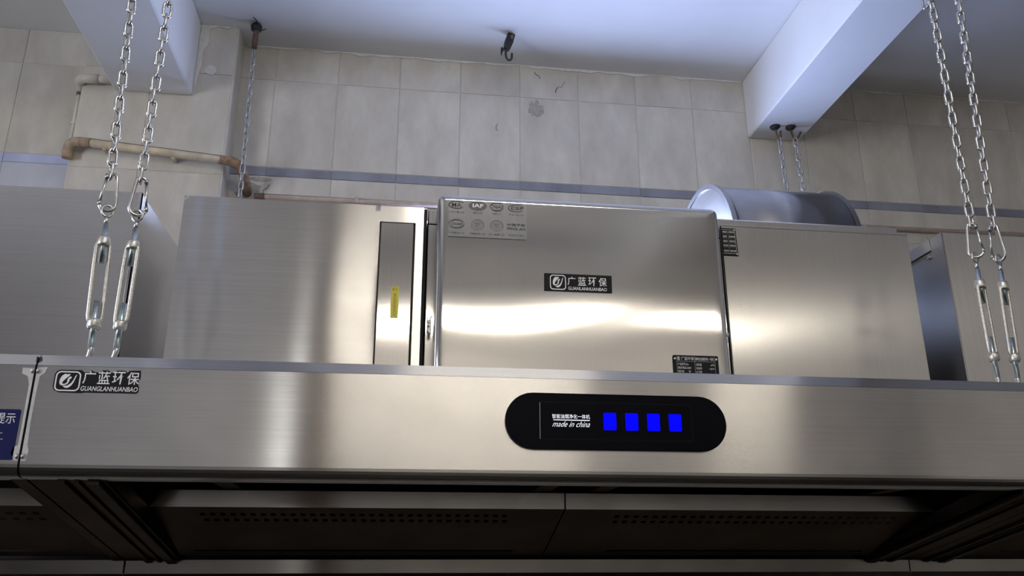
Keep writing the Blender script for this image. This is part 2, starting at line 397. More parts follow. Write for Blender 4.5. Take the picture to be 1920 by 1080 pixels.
# ------------------------------------------------------------------ pipes on the wall
def arc(c, u, v, r, a0, a1, n=8):
    c, u, v = Vector(c), Vector(u), Vector(v)
    return [c+u*(r*math.cos(math.radians(a0+(a1-a0)*i/n)))+v*(r*math.sin(math.radians(a0+(a1-a0)*i/n))) for i in range(n+1)]
pp = thing('drain_pipe', (-0.9, 2.87, 3.10), 'yellowed plastic pipe with rust-stained elbows crossing the tiled column', 'pipe')
MB().tube([(-1.175, 2.885, 3.1195), (-0.665, 2.885, 3.078)], 0.0150, 12).build('pipe_run', M['pipe'], pp)
MB().tube([(-1.150, 2.885, 3.1175), (-1.185, 2.885, 3.120), (-1.205, 2.885, 3.118), (-1.222, 2.890, 3.106), (-1.227, 2.898, 3.088), (-1.227, 2.902, 3.060)], [0.0185, 0.0185, 0.019, 0.019, 0.0185, 0.0185], 12).build('elbow', M['pipe_half'], pp)
MB().tube([(-0.690, 2.885, 3.080), (-0.660, 2.885, 3.0775), (-0.640, 2.892, 3.074), (-0.622, 2.912, 3.066), (-0.616, 2.940, 3.054), (-0.614, 2.985, 3.036), (-0.614, 3.036, 3.02)], [0.0175, 0.018, 0.0185, 0.0185, 0.018, 0.0175, 0.017], 12).build('elbow', M['pipe_rust'], pp)
for x in (-1.10, -0.86): MB().box(x-0.006, x+0.006, 2.884, 2.927, 3.078-(x+0.665)*0.0814-0.020, 3.078-(x+0.665)*0.0814+0.018, 0.002).build('pipe_clip', M['pipe'], pp)
MB().tube([(-1.17, 2.8835, 3.1325), (-0.68, 2.8835, 3.0925)], 0.0042, 6).build('shade_streak', M['pipe_shade'], pp)  # shadow along the pipe's top edge, put in as a dark strip
up = thing('drain_pipe', (-1.15, 2.89, 3.39), 'short pale plastic pipe with capped elbow running into the ceiling beam', 'pipe')
MB().tube([(-1.20, 2.900, 3.391), (-1.118, 2.900, 3.391)], 0.0150, 12).build('pipe_run', M['pale_pipe'], up)
MB().tube([(-1.165, 2.900, 3.391), (-1.212, 2.900, 3.391), (-1.228, 2.904, 3.390), (-1.238, 2.915, 3.388), (-1.241, 2.950, 3.386), (-1.241, 3.038, 3.384)], 0.0185, 12).build('elbow', M['pale_pipe'], up)
co = thing('electrical_conduit', (-1.236, 2.94, 3.25), 'thin painted conduit running up the column edge between two pipes', 'conduit')
MB().tube([(-1.2405, 2.935, 3.125), (-1.2405, 2.935, 3.365)], 0.0065, 8).build('tube', M['pale_pipe'], co)
for z in (3.22, 3.345): MB().lathe_z(-1.2405, 2.935, [(0.009, z-0.006), (0.010, z), (0.009, z+0.006)], 10).build('clip', M['rust'] if z > 3.3 else M['pale_pipe'], co)
cp = thing('wall_conduit', (1.0, 3.02, 3.0), 'long thin pinkish pipe fixed low along the tiled wall under the border', 'pipe')
MB().tube([(-0.56, 3.028, 3.005), (0.6, 3.028, 3.008), (3.2, 3.028, 3.012)], 0.0105, 10).build('pipe_run', M['conduit'], cp)
MB().tube([(-0.585, 3.027, 3.003), (-0.55, 3.027, 3.005)], 0.014, 10).build('end_fitting', M['rust'], cp)
for x in (-0.2, 0.3, 1.9, 2.5): MB().box(x-0.007, x+0.007, 3.014, 3.041, 2.996, 3.022, 0.002).build('clip', M['conduit'], cp)
MB().box(-0.55, 3.2, 3.0365, 3.0400, 3.0185, 3.0225).build('shade_streak', M['pipe_shade'], cp)  # painted shadow line on the wall above the conduit
tag(MB().tube([(-0.548, 3.034, 3.018), (-0.556, 3.034, 3.024), (-0.555, 3.032, 3.034), (-0.541, 3.032, 3.046), (-0.536, 3.034, 3.062)], 0.0013, 5).build('loose_wire', M['black_iron']), 'thin loose dark wire curling up from the pinkish wall pipe', 'wire')
# rough broken hole in the tile under the pipe elbow
struct('mortar_smear', MB().prism(blob(-0.612, 3.030, 0.055, 0.055, 22, 12, 0.45), 'y', YW-0.0015, YW+0.002), M['mortar'], wall_back)
struct('mortar_smear', MB().prism(blob(-0.575, 3.084, 0.05, 0.011, 24, 14, 0.35), 'y', YW-0.0020, YW+0.002), M['mortar'], wall_back)

# ------------------------------------------------------------------ lettering and emblems
def text_mesh(s, shear=0.0, weight=0.0):
    c = bpy.data.curves.new('lettering', 'FONT'); c.body = s; c.size = 1.0; c.shear = shear; c.offset = weight
    c.resolution_u = 3
    o = bpy.data.objects.new('lettering', c); COL.objects.link(o)
    bpy.context.view_layer.update()
    me = bpy.data.meshes.new_from_object(o.evaluated_get(bpy.context.evaluated_depsgraph_get()))
    vs = [v.co.copy() for v in me.vertices]; fs = [tuple(p.vertices) for p in me.polygons]
    bpy.data.objects.remove(o); bpy.data.curves.remove(c); bpy.data.meshes.remove(me)
    return vs, fs
def letter(s, x0, x1, z0, z1, y, mat, parent, shear=0.0, weight=0.0, turn=0, skew=0.0):
    """lettering fitted into a rectangle; turn=90 -> reads downward"""
    vs, fs = text_mesh(s, shear, weight)
    if not vs: return None
    pts = [(v.x, v.y) for v in vs]
    if turn == 90: pts = [(p[1], -p[0]) for p in pts]
    ax, bx = min(p[0] for p in pts), max(p[0] for p in pts); az, bz = min(p[1] for p in pts), max(p[1] for p in pts)
    mb = MB()
    mb.add([(x0+(p[0]-ax)/(bx-ax)*(x1-x0), y, z0+(p[1]-az)/max(bz-az, 1e-6)*(z1-z0)) for p in pts], fs)
    o = mb.build('lettering', mat, parent, fix=False)
    return o
def rrect(x0, x1, z0, z1, r, n=5):
    o = []
    for cx, cz, a in ((x1-r, z1-r, 0), (x0+r, z1-r, 90), (x0+r, z0+r, 180), (x1-r, z0+r, 270)):
        for i in range(n+1):
            t = math.radians(a+90*i/n); o.append((cx+r*math.cos(t), cz+r*math.sin(t)))
    return o
def frame_ring(mb, outer, inner, y):
    n = len(outer)
    return mb.add([(p[0], y, p[1]) for p in outer]+[(p[0], y, p[1]) for p in inner], [(i, (i+1) % n, n+(i+1) % n, n+i) for i in range(n)])
LEAF_A = [(320,185),(350,200),(375,190),(410,195),(392,225),(345,268),(303,318),(287,350),(298,374),(335,370),(365,345),(374,318),(357,310),(385,283),(368,277),(390,250),(418,236),(435,236),(430,275),(404,284),(406,318),(388,362),(345,390),(292,402),(250,386),(235,340),(240,280),(268,222)]
LEAF_B = [(525,192),(495,225),(475,290),(450,340),(412,380),(370,403),(303,408),(330,435),(370,447),(410,436),(450,400),(482,340),(503,268)]
def emblem(x0, x1, z0, z1, y, mat, parent, ring=True):
    """rounded square holding a leaf-shaped letter"""
    mb = MB(); w, h = x1-x0, z1-z0
    if ring: frame_ring(mb, rrect(x0, x1, z0, z1, w*0.20), rrect(x0+w*.055, x1-w*.055, z0+h*.065, z1-h*.065, w*0.155), y)
    if ring: fx = lambda p: (x0+w*(0.15+(p[0]-225)/305*0.70), z1-h*(0.12+(p[1]-183)/268*0.74))
    else: fx = lambda p: (x0+w*((p[0]-225)/305), z1-h*((p[1]-183)/268))
    mb.poly([fx(p) for p in LEAF_A], y); mb.poly([fx(p) for p in LEAF_B], y)
    return mb.build('emblem', mat, parent, fix=False)

# ------------------------------------------------------------------ extractor hoods
YF = 1.40
FRONT = [(1.420, 1.985), (YF, 1.9625)]
def front_outline():
    """sheet-metal front: flat face with rounded lower edge and a lip folded under"""
    o = [(YF, 1.962), (YF, 1.806)]
    for i in range(1, 7):
        a = math.radians(15*i); o.append((YF+0.019-0.019*math.cos(a), 1.806-0.019*math.sin(a)))
    o += [(1.452, 1.7865), (1.452, 1.7995), (1.4505, 1.7995), (1.4505, 1.788)]
    for i in range(6, -1, -1):
        a = math.radians(15*i); o.append((YF+0.019-0.0175*math.cos(a), 1.806-0.0175*math.sin(a)))
    o += [(YF+0.0015, 1.962)]
    return o
def slope_z(y): return 1.7865-(y-1.42)*0.205
def arm(hood, x0, x1, inner):
    """sloping brace under the hood end: flat plate with two folded ridges on the inner side"""
    mb = MB()
    y0, y1 = 1.44, 2.06
    def bar(a, b, dz, t):
        mb.prism([(y0, slope_z(y0)+dz), (y1, slope_z(y1)+dz), (y1, slope_z(y1)+dz+t), (y0, slope_z(y0)+dz+t)], 'x', a, b)
    bar(x0, x1, 0.004, 0.003)
    w = x1-x0
    if w > 0.05:
        for fr, dz, ww in ((0.42, -0.001, 0.10), (0.62, 0.0, 0.06), (0.84, -0.003, 0.16)):
            c = x0+w*fr if inner > 0 else x1-w*fr
            bar(c-ww*w/2, c+ww*w/2, dz, 0.006)
    e = (x1-0.002, x1) if inner > 0 else (x0, x0+0.002)
    mb.prism([(y0, slope_z(y0)+0.004), (y1, slope_z(y1)+0.004), (y1, slope_z(y1)+0.035), (y0, slope_z(y0)+0.035)], 'x', *e)
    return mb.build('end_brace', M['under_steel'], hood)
def filter_panel(hood, x0, x1, slot0, slot1, h0, h1, nh):
    """folded front flap and sloping perforated sheet"""
    A, B = (1.700, 1.764), (1.980, 1.680)
    def P(x, t): return (x, A[0]+(B[0]-A[0])*t, A[1]+(B[1]-A[1])*t)
    mb = MB()
    def quad(a, b, t0, t1): mb.add([P(a, t0), P(b, t0), P(b, t1), P(a, t1)], [(0, 3, 2, 1)])
    def band_holes(t0, t1, off):
        pitch = (h1-h0)/nh; x = x0
        for k in range(nh):
            a = h0+pitch*k+off; b = a+pitch*0.50
            quad(x, a, t0, t1); x = b
        quad(x, x1, t0, t1)
    quad(x0, x1, 0, 0.11); band_holes(0.11, 0.155, 0.0); quad(x0, x1, 0.155, 0.215); band_holes(0.215, 0.262, 0.003)
    quad(x0, x1, 0.262, 0.865)
    quad(x0, slot0, 0.865, 0.90); quad(slot1, x1, 0.865, 0.90); quad(x0, x1, 0.90, 1.0)
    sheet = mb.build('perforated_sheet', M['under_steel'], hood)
    MB().prism([(1.6995, 1.764), (1.7010, 1.764), (1.6996, 1.795), (1.6981, 1.795)], 'x', x0, x1).build('front_flap', M['hood_steel'], hood)
    MB().box(x0, x1, 1.700, 1.712, 1.792, 1.795).build('flap_fold', M['hood_steel'], hood)
    return sheet
def make_hood(x0, x1, label, arms, panels, brackets):
    h = thing('extractor_hood', ((x0+x1)/2, YF, 1.78), label, 'extractor hood', None)
    MB().prism(front_outline(), 'x', x0, x1).build('front_panel', M['hood_steel'], h)
    MB().prism([(YF, 1.9625), (1.412, 1.9818), (1.4135, 1.9808), (YF+0.0018, 1.9615)], 'x', x0, x1).build('top_flange', M['hood_steel'], h)
    MB().box(x0, x1, 1.4135, 2.93, 1.976, 1.9815).build('roof', M['box_steel'], h)
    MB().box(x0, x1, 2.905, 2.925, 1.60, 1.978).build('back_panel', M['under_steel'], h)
    MB().box(x0, x1, 2.008, 2.024, 1.642, 1.673, 0.0012).build('grease_gutter', M['gutter_steel'], h)
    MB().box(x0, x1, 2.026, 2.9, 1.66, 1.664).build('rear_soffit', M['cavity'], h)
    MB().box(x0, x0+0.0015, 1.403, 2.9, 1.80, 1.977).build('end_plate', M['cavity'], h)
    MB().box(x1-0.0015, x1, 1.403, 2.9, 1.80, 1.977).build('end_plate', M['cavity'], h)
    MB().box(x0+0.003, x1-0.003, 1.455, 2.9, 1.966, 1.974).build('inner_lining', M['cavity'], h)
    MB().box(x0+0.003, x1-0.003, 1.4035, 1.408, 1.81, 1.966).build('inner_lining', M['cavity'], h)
    for a in arms: arm(h, *a)
    for p in panels: filter_panel(h, *p)
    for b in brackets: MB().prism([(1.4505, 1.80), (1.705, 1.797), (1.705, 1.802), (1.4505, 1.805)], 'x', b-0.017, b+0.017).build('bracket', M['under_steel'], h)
    return h
SEAM0, SEAM1 = -0.580, 1.250
hood = make_hood(SEAM0+0.0016, SEAM1-0.0015, 'long brushed steel extractor hood carrying the control panel with blue keys', [(-0.578, -0.462, 1), (1.132, 1.2485, -1)],
                 [(-0.462, 0.3335, -0.425, 0.262, -0.375, 0.232, 32), (0.3365, 1.190, 0.475, 1.095, 0.445, 1.075, 31)], [-0.31, 0.285, 0.40, 0.985])
hood_l = make_hood(-2.25, SEAM0-0.0016, 'brushed steel extractor hood with the dark blue notice on its front', [(-0.605, -0.5818, -1)],
                   [(-1.42, -0.6052, -1.35, -0.67, -1.37, -0.655, 30)], [-0.9])
hood_r = make_hood(SEAM1+0.0015, 3.0, 'steel extractor hood beyond the dark sloping brace, only its underside showing', [(1.2515, 1.352, 1)],
                   [(1.353, 2.1, 1.45, 2.0, 1.42, 2.02, 30)], [])

# welded joints and torn protective film along the seam between two hoods
for z, y in ((1.953, YF), (1.818, YF)):
    for dx, hh in ((0.0041, hood), (-0.0041, hood_l)):
        MB().tube([(-0.5800+dx, y-0.001, z-0.004), (-0.5800+dx, y-0.002, z), (-0.5800+dx, y-0.001, z+0.004)], [0.0015, 0.0024, 0.0015], 8).build('weld_spot', M['residue'], hh)
MB().prism([(-0.5780, 1.958), (-0.562, 1.9595), (-0.5655, 1.949), (-0.572, 1.944), (-0.5730, 1.92), (-0.5735, 1.87), (-0.572, 1.835), (-0.569, 1.826), (-0.571, 1.811), (-0.5780, 1.811)], 'y', YF-0.0007, YF).build('film_residue', M['residue'], hood)
MB().prism([(-0.5820, 1.957), (-0.600, 1.9575), (-0.599, 1.948), (-0.590, 1.944), (-0.5858, 1.93), (-0.5855, 1.86), (-0.5858, 1.835), (-0.592, 1.832), (-0.594, 1.822), (-0.587, 1.811), (-0.5820, 1.811)], 'y', YF-0.0006, YF).build('film_residue', M['residue'], hood_l)

# brand sticker on the hood, cut round its outline
st_y = YF-0.0006
bs = MB()
sticker = [(-0.5425, 1.9555), (-0.510, 1.9560), (-0.506, 1.9525), (-0.498, 1.9525), (-0.495, 1.9560), (-0.490, 1.9530), (-0.481, 1.9530), (-0.478, 1.9565), (-0.469, 1.9565), (-0.466, 1.9530), (-0.459, 1.9530), (-0.456, 1.9565), (-0.443, 1.9565), (-0.440, 1.9535), (-0.436, 1.9570), (-0.4195, 1.9575), (-0.4185, 1.9440), (-0.4215, 1.9400), (-0.4205, 1.9330), (-0.4190, 1.9300), (-0.4190, 1.9225), (-0.422, 1.9195), (-0.500, 1.9195), (-0.506, 1.9185), (-0.514, 1.9185), (-0.540, 1.9190), (-0.5475, 1.9225), (-0.5500, 1.9280), (-0.5500, 1.9480), (-0.5475, 1.9530)]
bp = bs.prism(sticker, 'y', st_y, YF-0.0001).build('brand_sticker', M['black_film'], hood)
bp['label'] = 'black brand sticker with white emblem and lettering'
emblem(-0.5478, -0.5095, 1.9212, 1.9535, st_y-0.0003, M['white_ink'], bp)
for i, ch in enumerate('广蓝环保'):
    x = -0.5065+i*0.0225; letter(ch, x, x+0.0190, 1.9338, 1.9545, st_y-0.0003, M['white_ink'], bp, weight=0.008)
letter('GUANGLANHUANBAO', -0.5075, -0.4205, 1.9222, 1.9300, st_y-0.0003, M['white_ink'], bp, shear=0.15, weight=0.012)

# blue notice on the neighbouring hood
bn = MB().prism(rrect(-0.735, -0.5900, 1.8120, 1.8905, 0.003), 'y', st_y, YF-0.0001).build('notice', M['blue_film'], hood_l)
bn['label'] = 'dark blue printed notice'
letter('温馨提示', -0.6560, -0.5965, 1.8680, 1.8850, st_y-0.0003, M['white_ink'], bn)
for z, x1 in ((1.8525, -0.612), (1.843, -0.611), (1.833, -0.62)):
    mb = MB(); x = -0.72
    while x < x1:
        w = 0.003+0.003*random.random(); mb.poly([(x, z), (x+w, z), (x+w, z+0.0013), (x, z+0.0013)], st_y-0.0003); x += w+0.0012
    mb.build('fine_print', M['grey_ink'], bn, fix=False)

# control panel
def stadium(x0, x1, z0, z1, n=14):
    r = (z1-z0)/2; cz = (z0+z1)/2; o = []
    for i in range(n+1):
        t = math.radians(-90+180*i/n); o.append((x1-r+r*math.cos(t), cz+r*math.sin(t)))
    for i in range(n+1):
        t = math.radians(90+180*i/n); o.append((x0+r+r*math.cos(t), cz+r*math.sin(t)))
    return o
cpn = MB().prism(stadium(0.1755, 0.5640, 1.8405, 1.9365), 'y', YF-0.0045, YF-0.0001).build('control_panel', M['black_gloss'], hood)
cpn['label'] = 'glossy black stadium-shaped control panel'
yc = YF-0.0045
mb = MB(); frame_ring(mb, rrect(0.2350, 0.5020, 1.8575, 1.9215, 0.002), rrect(0.2362, 0.5012, 1.8583, 1.9207, 0.002), yc-0.0004); mb.build('display_bezel', M['grey_ink'], cpn, fix=False).data.materials[0] = M['black_bezel']
MB().poly([(0.2345, 1.8580), (0.2353, 1.8580), (0.2355, 1.9200), (0.2347, 1.9200)], yc-0.0006).build('bezel_edge', M['grey_ink'], cpn, fix=False)
letter('智能油烟净化一体机', 0.2560, 0.3215, 1.8930, 1.9005, yc-0.0005, M['white_lit'], cpn, weight=0.0)
MB().poly([(0.2580, 1.8898), (0.3210, 1.8898), (0.3210, 1.8912), (0.2580, 1.8912)], yc-0.0005).build('underline', M['white_lit'], cpn, fix=False)
letter('made in china', 0.2560, 0.3215, 1.8790, 1.8885, yc-0.0005, M['white_lit'], cpn, shear=0.6, weight=-0.006)
for a in (0.3450, 0.3835, 0.4220, 0.4605):
    MB().prism(rrect(a, a+0.0225, 1.8745, 1.9045, 0.0022), 'y', yc-0.0008, yc+0.001).build('touch_key', M['blue_key'], cpn)

# ------------------------------------------------------------------ cabinets and purifier on the hood roof
ZR, YB = 1.9820, 1.800
# cabinet beside the purifier with a slotted door
cab = thing('filter_cabinet', (-0.227, YB, ZR), 'brushed steel filter cabinet with a narrow slotted panel and yellow sticker', 'cabinet')
MB().box(-0.4985, 0.0445, YB+0.004, 2.35, ZR, 2.4480, 0.002).build('body', M['gap'], cab)
MB().box(-0.4990, -0.4960, YB+0.003, 2.35, ZR, 2.4485).build('side_sheet', M['door_steel'], cab)
MB().box(-0.4960, 0.0440, YB+0.006, 2.35, 2.4482, 2.4495).build('top_sheet', M['door_steel'], cab)
ds = MB().prism([(-0.0632, 2.4092), (0.0185, 2.4092), (0.0185, ZR+0.001), (0.0368, ZR+0.001), (0.0368, 2.4490), (-0.0632, 2.4490)], 'y', YB, YB+0.004)
ds.prism([(-0.499, ZR+0.001), (-0.0632, ZR+0.001), (-0.0632, 2.4490), (-0.499, 2.4490)], 'y', YB+0.0025, YB+0.004)
gx, gz = 36, 30; vs = []
for j in range(gz+1):
    for i in range(gx+1):
        u, v = i/gx, j/gz; x, z = -0.499+0.4358*u, ZR+0.001+(2.449-ZR-0.001)*v
        vs.append((x, YB+0.0010*math.sin(math.pi*v)*math.sin(2.2*math.pi*u)*(1 if 0 < u < 1 else 0)+0.0002*math.sin(7*u+5*v)*math.sin(math.pi*u), z))
ds.add(vs, [(j*(gx+1)+i, j*(gx+1)+i+1, (j+1)*(gx+1)+i+1, (j+1)*(gx+1)+i) for j in range(gz) for i in range(gx)], True)
m4 = [(-0.499, ZR+0.001), (-0.0632, ZR+0.001), (-0.0632, 2.449), (-0.499, 2.449)]
for (a, b), (c, d) in zip(m4, m4[1:]+m4[:1]): ds.add([(a, YB, b), (c, YB, d), (c, YB+0.003, d), (a, YB+0.003, b)], [(0, 1, 2, 3)])
ds.build('door_sheet', M['door_steel'], cab)
np_ = MB().box(-0.0602, 0.0138, YB+0.0005, YB+0.0040, ZR+0.001, 2.4078, 0.0008).build('slot_panel', M['panel_steel'], cab)
ys = YB
ye = MB().prism([(-0.0305, 2.1790), (-0.0135, 2.1790), (-0.0135, 2.2530), (-0.0305, 2.2530)], 'y', YB, YB+0.0005).build('sticker', M['yellow_film'], np_)
ye['label'] = 'small yellow warning sticker with vertical lettering'
letter('提示', -0.0285, -0.0155, 2.2425, 2.2505, YB-0.0003, M['brown_ink'], np_)
letter('高压危险请勿打开', -0.0250, -0.0190, 2.1840, 2.2370, YB-0.0003, M['brown_ink'], np_, turn=90)

pur = thing('oil_fume_purifier', (0.39, 1.75, ZR), 'mirror-bright steel fume purifier with rounded cover, brand plate and badge film', 'purifier')
MB().box(0.0470, 0.7520, YB+0.004, 2.35, ZR, 2.4100, 0.0015).build('body', M['panel_steel'], pur)
MB().box(0.0470, 0.7520, YB+0.004, 2.35, 2.4120, 2.4460, 0.0015).build('top_tray', M['panel_steel'], pur)
def sheet_cover(x0, x1, y0, y1, z0, z1, r, warp):
    """deep-drawn cover: rounded rim, front sheet slightly warped as thin sheet metal is"""
    mb = MB(); nx, nz, nr = 44, 30, 7
    us = [x0+r*(1-math.cos(math.radians(90*i/nr))) for i in range(nr)]+[x0+r+(x1-x0-2*r)*i/nx for i in range(nx+1)]+[x1-r*(1-math.cos(math.radians(90*i/nr))) for i in range(nr-1, -1, -1)]
    ws = [z0+r*(1-math.cos(math.radians(90*i/nr))) for i in range(nr)]+[z0+r+(z1-z0-2*r)*i/nz for i in range(nz+1)]+[z1-r*(1-math.cos(math.radians(90*i/nr))) for i in range(nr-1, -1, -1)]
    vs = []; U, V = len(us), len(ws)
    for z in ws:
        for x in us:
            dx = max(0, x0+r-x, x-(x1-r)); dz = max(0, z0+r-z, z-(z1-r))
            q = min(r, math.hypot(dx, dz)); k = 1-q/r
            if dx > 0 and dz > 0 and math.hypot(dx, dz) > r:
                g = r/math.hypot(dx, dz); x = x+(dx-dx*g)*(1 if x < x0+r else -1); z2 = z+(dz-dz*g)*(1 if z < z0+r else -1)
            else: z2 = z
            vs.append((x, y0+r-math.sqrt(max(0, r*r-q*q))+warp(x, z)*k, z2))
    n = len(vs)
    fs = [(j*U+i, j*U+i+1, (j+1)*U+i+1, (j+1)*U+i) for j in range(V-1) for i in range(U-1)]
    ring = [i for i in range(U)]+[j*U+U-1 for j in range(1, V)]+[(V-1)*U+i for i in range(U-2, -1, -1)]+[j*U for j in range(V-2, 0, -1)]
    vs += [(vs[i][0], y1, vs[i][2]) for i in ring]
    m = len(ring)
    fs += [(ring[(k+1) % m], ring[k], n+k, n+(k+1) % m) for k in range(m)]
    return mb.add(vs, fs, True)
def warp(x, z):
    u = (x-0.065)/0.646; zc = z-2.20
    tilt = -0.0022+0.0024*math.sin(math.pi*min(1, u/0.75))-0.0030*max(0, (u-0.5)/0.5)
    return tilt*zc+0.0003*math.sin(9*x+14*z)
cov = sheet_cover(0.0650, 0.7110, 1.7000, 1.7980, ZR+0.004, 2.4430, 0.016, warp).build('front_cover', M['cover_steel'], pur)
yq = 1.6985
# clear badge film
bf = MB().prism(rrect(0.0880, 0.2620, 2.3395, 2.4265, 0.002), 'y', yq-0.0003, yq).build('badge_film', M['pale_film'], pur)
bf['label'] = 'translucent film printed with eight certification badges'
yk = yq-0.0006
def badge_print(mb, nm='badge', mat='dark_ink'): return mb.build(nm, M[mat], bf, fix=False)
def ell(cx, cz, rx, rz, n=26): return [(cx+rx*math.cos(2*math.pi*i/n), cz+rz*math.sin(2*math.pi*i/n)) for i in range(n)]
c1, c2, c3, c4 = 0.1060, 0.1525, 0.1950, 0.2385
r1, r2b = 2.4150, 2.3695
badge_print(MB().ring(c1, r1, 0.0185, 0.0098, 0.0022, yk, 38, 322))
letter('MA', c1-0.0110, c1+0.0105, r1-0.0052, r1+0.0052, yk, M['dark_ink'], bf, weight=0.01)
badge_print(MB().poly(ell(c2, r1, 0.0200, 0.0118), yk), mat='badge_ink')
letter('IAF', c2-0.0115, c2+0.0130, r1-0.0040, r1+0.0048, yk-0.0003, M['white_ink'], bf, weight=0.03)
badge_print(MB().ring(c3, r1, 0.0150, 0.0115, 0.0004, yk, 25, 165, 24, 0.0042).ring(c3, r1, 0.0150, 0.0115, 0.0004, yk, 205, 345, 24, 0.0042))
letter('CNAS', c3-0.0160, c3+0.0155, r1-0.0042, r1+0.0042, yk-0.0002, M['dark_ink'], bf, shear=0.2, weight=0.02)
badge_print(MB().ring(c4, r1-0.0015, 0.0185, 0.0092, 0.0012, yk, 25, 330, 30, 0.0024))
letter('CEP', c4-0.0120, c4+0.0165, r1-0.0050, r1+0.0025, yk-0.0002, M['dark_ink'], bf, weight=0.02)
for i in range(8):
    t = math.radians(30+120*i/7); x, z = c4+0.0205*math.cos(t), r1-0.001+0.0122*math.sin(t)
    badge_print(MB().poly([(x-.0005, z-.0005), (x+.0005, z-.0005), (x+.0005, z+.0005), (x-.0005, z+.0005)], yk))
badge_print(MB().ring(c1, r2b, 0.0175, 0.0110, 0.0008, yk, 20, 195, 26, 0.0032).ring(c1, r2b, 0.0175, 0.0110, 0.0008, yk, 200, 375, 26, 0.0032))
letter('CNAB', c1-0.0125, c1+0.0125, r2b-0.0030, r2b+0.0030, yk-0.0002, M['dark_ink'], bf, shear=0.4, weight=0.02)
for cx, num in ((c2, '9001'), (c3, '14001')):
    badge_print(MB().ring(cx, r2b, 0.0150, 0.0132, 0.0007, yk, 0, 360, 36).ring(cx, r2b, 0.0108, 0.0094, 0.0006, yk, 0, 360, 30), mat='badge_ink')
    for i in range(15):
        t = math.radians(-20+220*i/14); x, z = cx+0.0128*math.cos(t), r2b+0.0112*math.sin(t)
        badge_print(MB().poly([(x-.0006, z-.0009), (x+.0006, z-.0009), (x+.0006, z+.0009), (x-.0006, z+.0009)], yk), mat='badge_ink')
    letter('ISO', cx-0.0065, cx+0.0065, r2b+0.0005, r2b+0.0052, yk-0.0002, M['badge_ink'], bf, weight=0.02)
    letter(num, cx-0.0060, cx+0.0060, r2b-0.0048, r2b-0.0015, yk-0.0002, M['badge_ink'], bf)
letter('中国平安', c4-0.0200, c4+0.0200, r2b+0.0005, r2b+0.0072, yk, M['dark_ink'], bf, weight=0.02)
letter('PING AN', c4-0.0200, c4+0.0205, r2b-0.0085, r2b-0.0022, yk, M['dark_ink'], bf, weight=0.025)
for cx, a in ((c1, 'CMA计量认证'), (c2, '国际认证'), (c3, '中国认可'), (c4, '环保产品认证')):
    w = 0.0165 if len(a) > 5 else 0.0100
    letter(a, cx-w, cx+w, 2.3955, 2.4000, yk, M['badge_ink'], bf)
for cx, a in ((c1, '环境管理认证'), (c2, '质量管理认证'), (c3, '职业健康认证'), (c4, '平安财产保险')):
    letter(a, cx-0.0175, cx+0.0175, 2.3460, 2.3505, yk, M['badge_ink'], bf)
# brand plate
bpl = MB().prism([(0.2995, 2.2235), (0.4500, 2.2235), (0.4505, 2.2635), (0.3000, 2.2635)], 'y', yq-0.0006, yq).build('brand_plate', M['black_film'], pur)
bpl['label'] = 'black brand plate with white emblem and lettering'
yb2 = yq-0.0009
emblem(0.3120, 0.3475, 2.2262, 2.2605, yb2, M['white_ink'], bpl)
for i, ch in enumerate('广蓝环保'):
    x = 0.3510+i*0.0232; letter(ch, x, x+0.0180, 2.2378, 2.2575, yb2, M['white_ink'], bpl, weight=0.006)
letter('GUANLANHUANBAO', 0.3520, 0.4385, 2.2268, 2.2345, yb2, M['white_ink'], bpl, weight=0.012)
# rating plate low on the cover
rp = MB().prism(rrect(0.5785, 0.6800, 2.0200, 2.0885, 0.003), 'y', yq-0.0006, yq).build('rating_plate', M['black_film'], pur)
rp['label'] = 'black rating plate with pale table lines'
mb = MB()
def hline(mb, x0, x1, z, y, t=0.0006): mb.poly([(x0, z-t/2), (x1, z-t/2), (x1, z+t/2), (x0, z+t/2)], y)
def vline(mb, x, z0, z1, y, t=0.0006): mb.poly([(x-t/2, z0), (x+t/2, z0), (x+t/2, z1), (x-t/2, z1)], y)
hline(mb, 0.5865, 0.6725, 2.0750, yb2); vline(mb, 0.5865, 2.022, 2.0870, yb2); vline(mb, 0.6720, 2.022, 2.0870, yb2); vline(mb, 0.6265, 2.022, 2.0870, yb2)
mb.build('table_lines', M['grey_ink'], rp, fix=False)
emblem(0.5880, 0.5945, 2.0765, 2.0855, yb2, M['white_ink'], rp, ring=False)
letter('广蓝环保', 0.5965, 0.6250, 2.0775, 2.0850, yb2, M['white_ink'], rp)
letter('静电式油烟净化一体机', 0.6280, 0.6700, 2.0775, 2.0845, yb2, M['white_ink'], rp)
letter('产品型号:GL-', 0.5885, 0.6130, 2.0660, 2.0715, yb2, M['white_ink'], rp)
letter('额定电压:220V', 0.5885, 0.6180, 2.0580, 2.0635, yb2, M['white_ink'], rp)
letter('额定功率:', 0.5885, 0.6020, 2.0500, 2.0555, yb2, M['white_ink'], rp); letter('W', 0.6120, 0.6160, 2.0500, 2.0550, yb2, M['white_ink'], rp)
letter('处理风量:', 0.6290, 0.6420, 2.0655, 2.0710, yb2, M['white_ink'], rp); letter('m³/h', 0.6620, 0.6700, 2.0655, 2.0705, yb2, M['white_ink'], rp)
letter('净化效率:', 0.6290, 0.6420, 2.0575, 2.0630, yb2, M['white_ink'], rp); letter('mg/m³', 0.6590, 0.6705, 2.0570, 2.0620, yb2, M['white_ink'], rp)
letter('出厂编号:', 0.6290, 0.6420, 2.0495, 2.0550, yb2, M['white_ink'], rp)
for x in (0.5825, 0.6755): MB().tube([(x, yq-0.0016, 2.0810), (x, yq, 2.0810)], [0.0018, 0.0026], 10).build('rivet', M['white_ink'], rp)
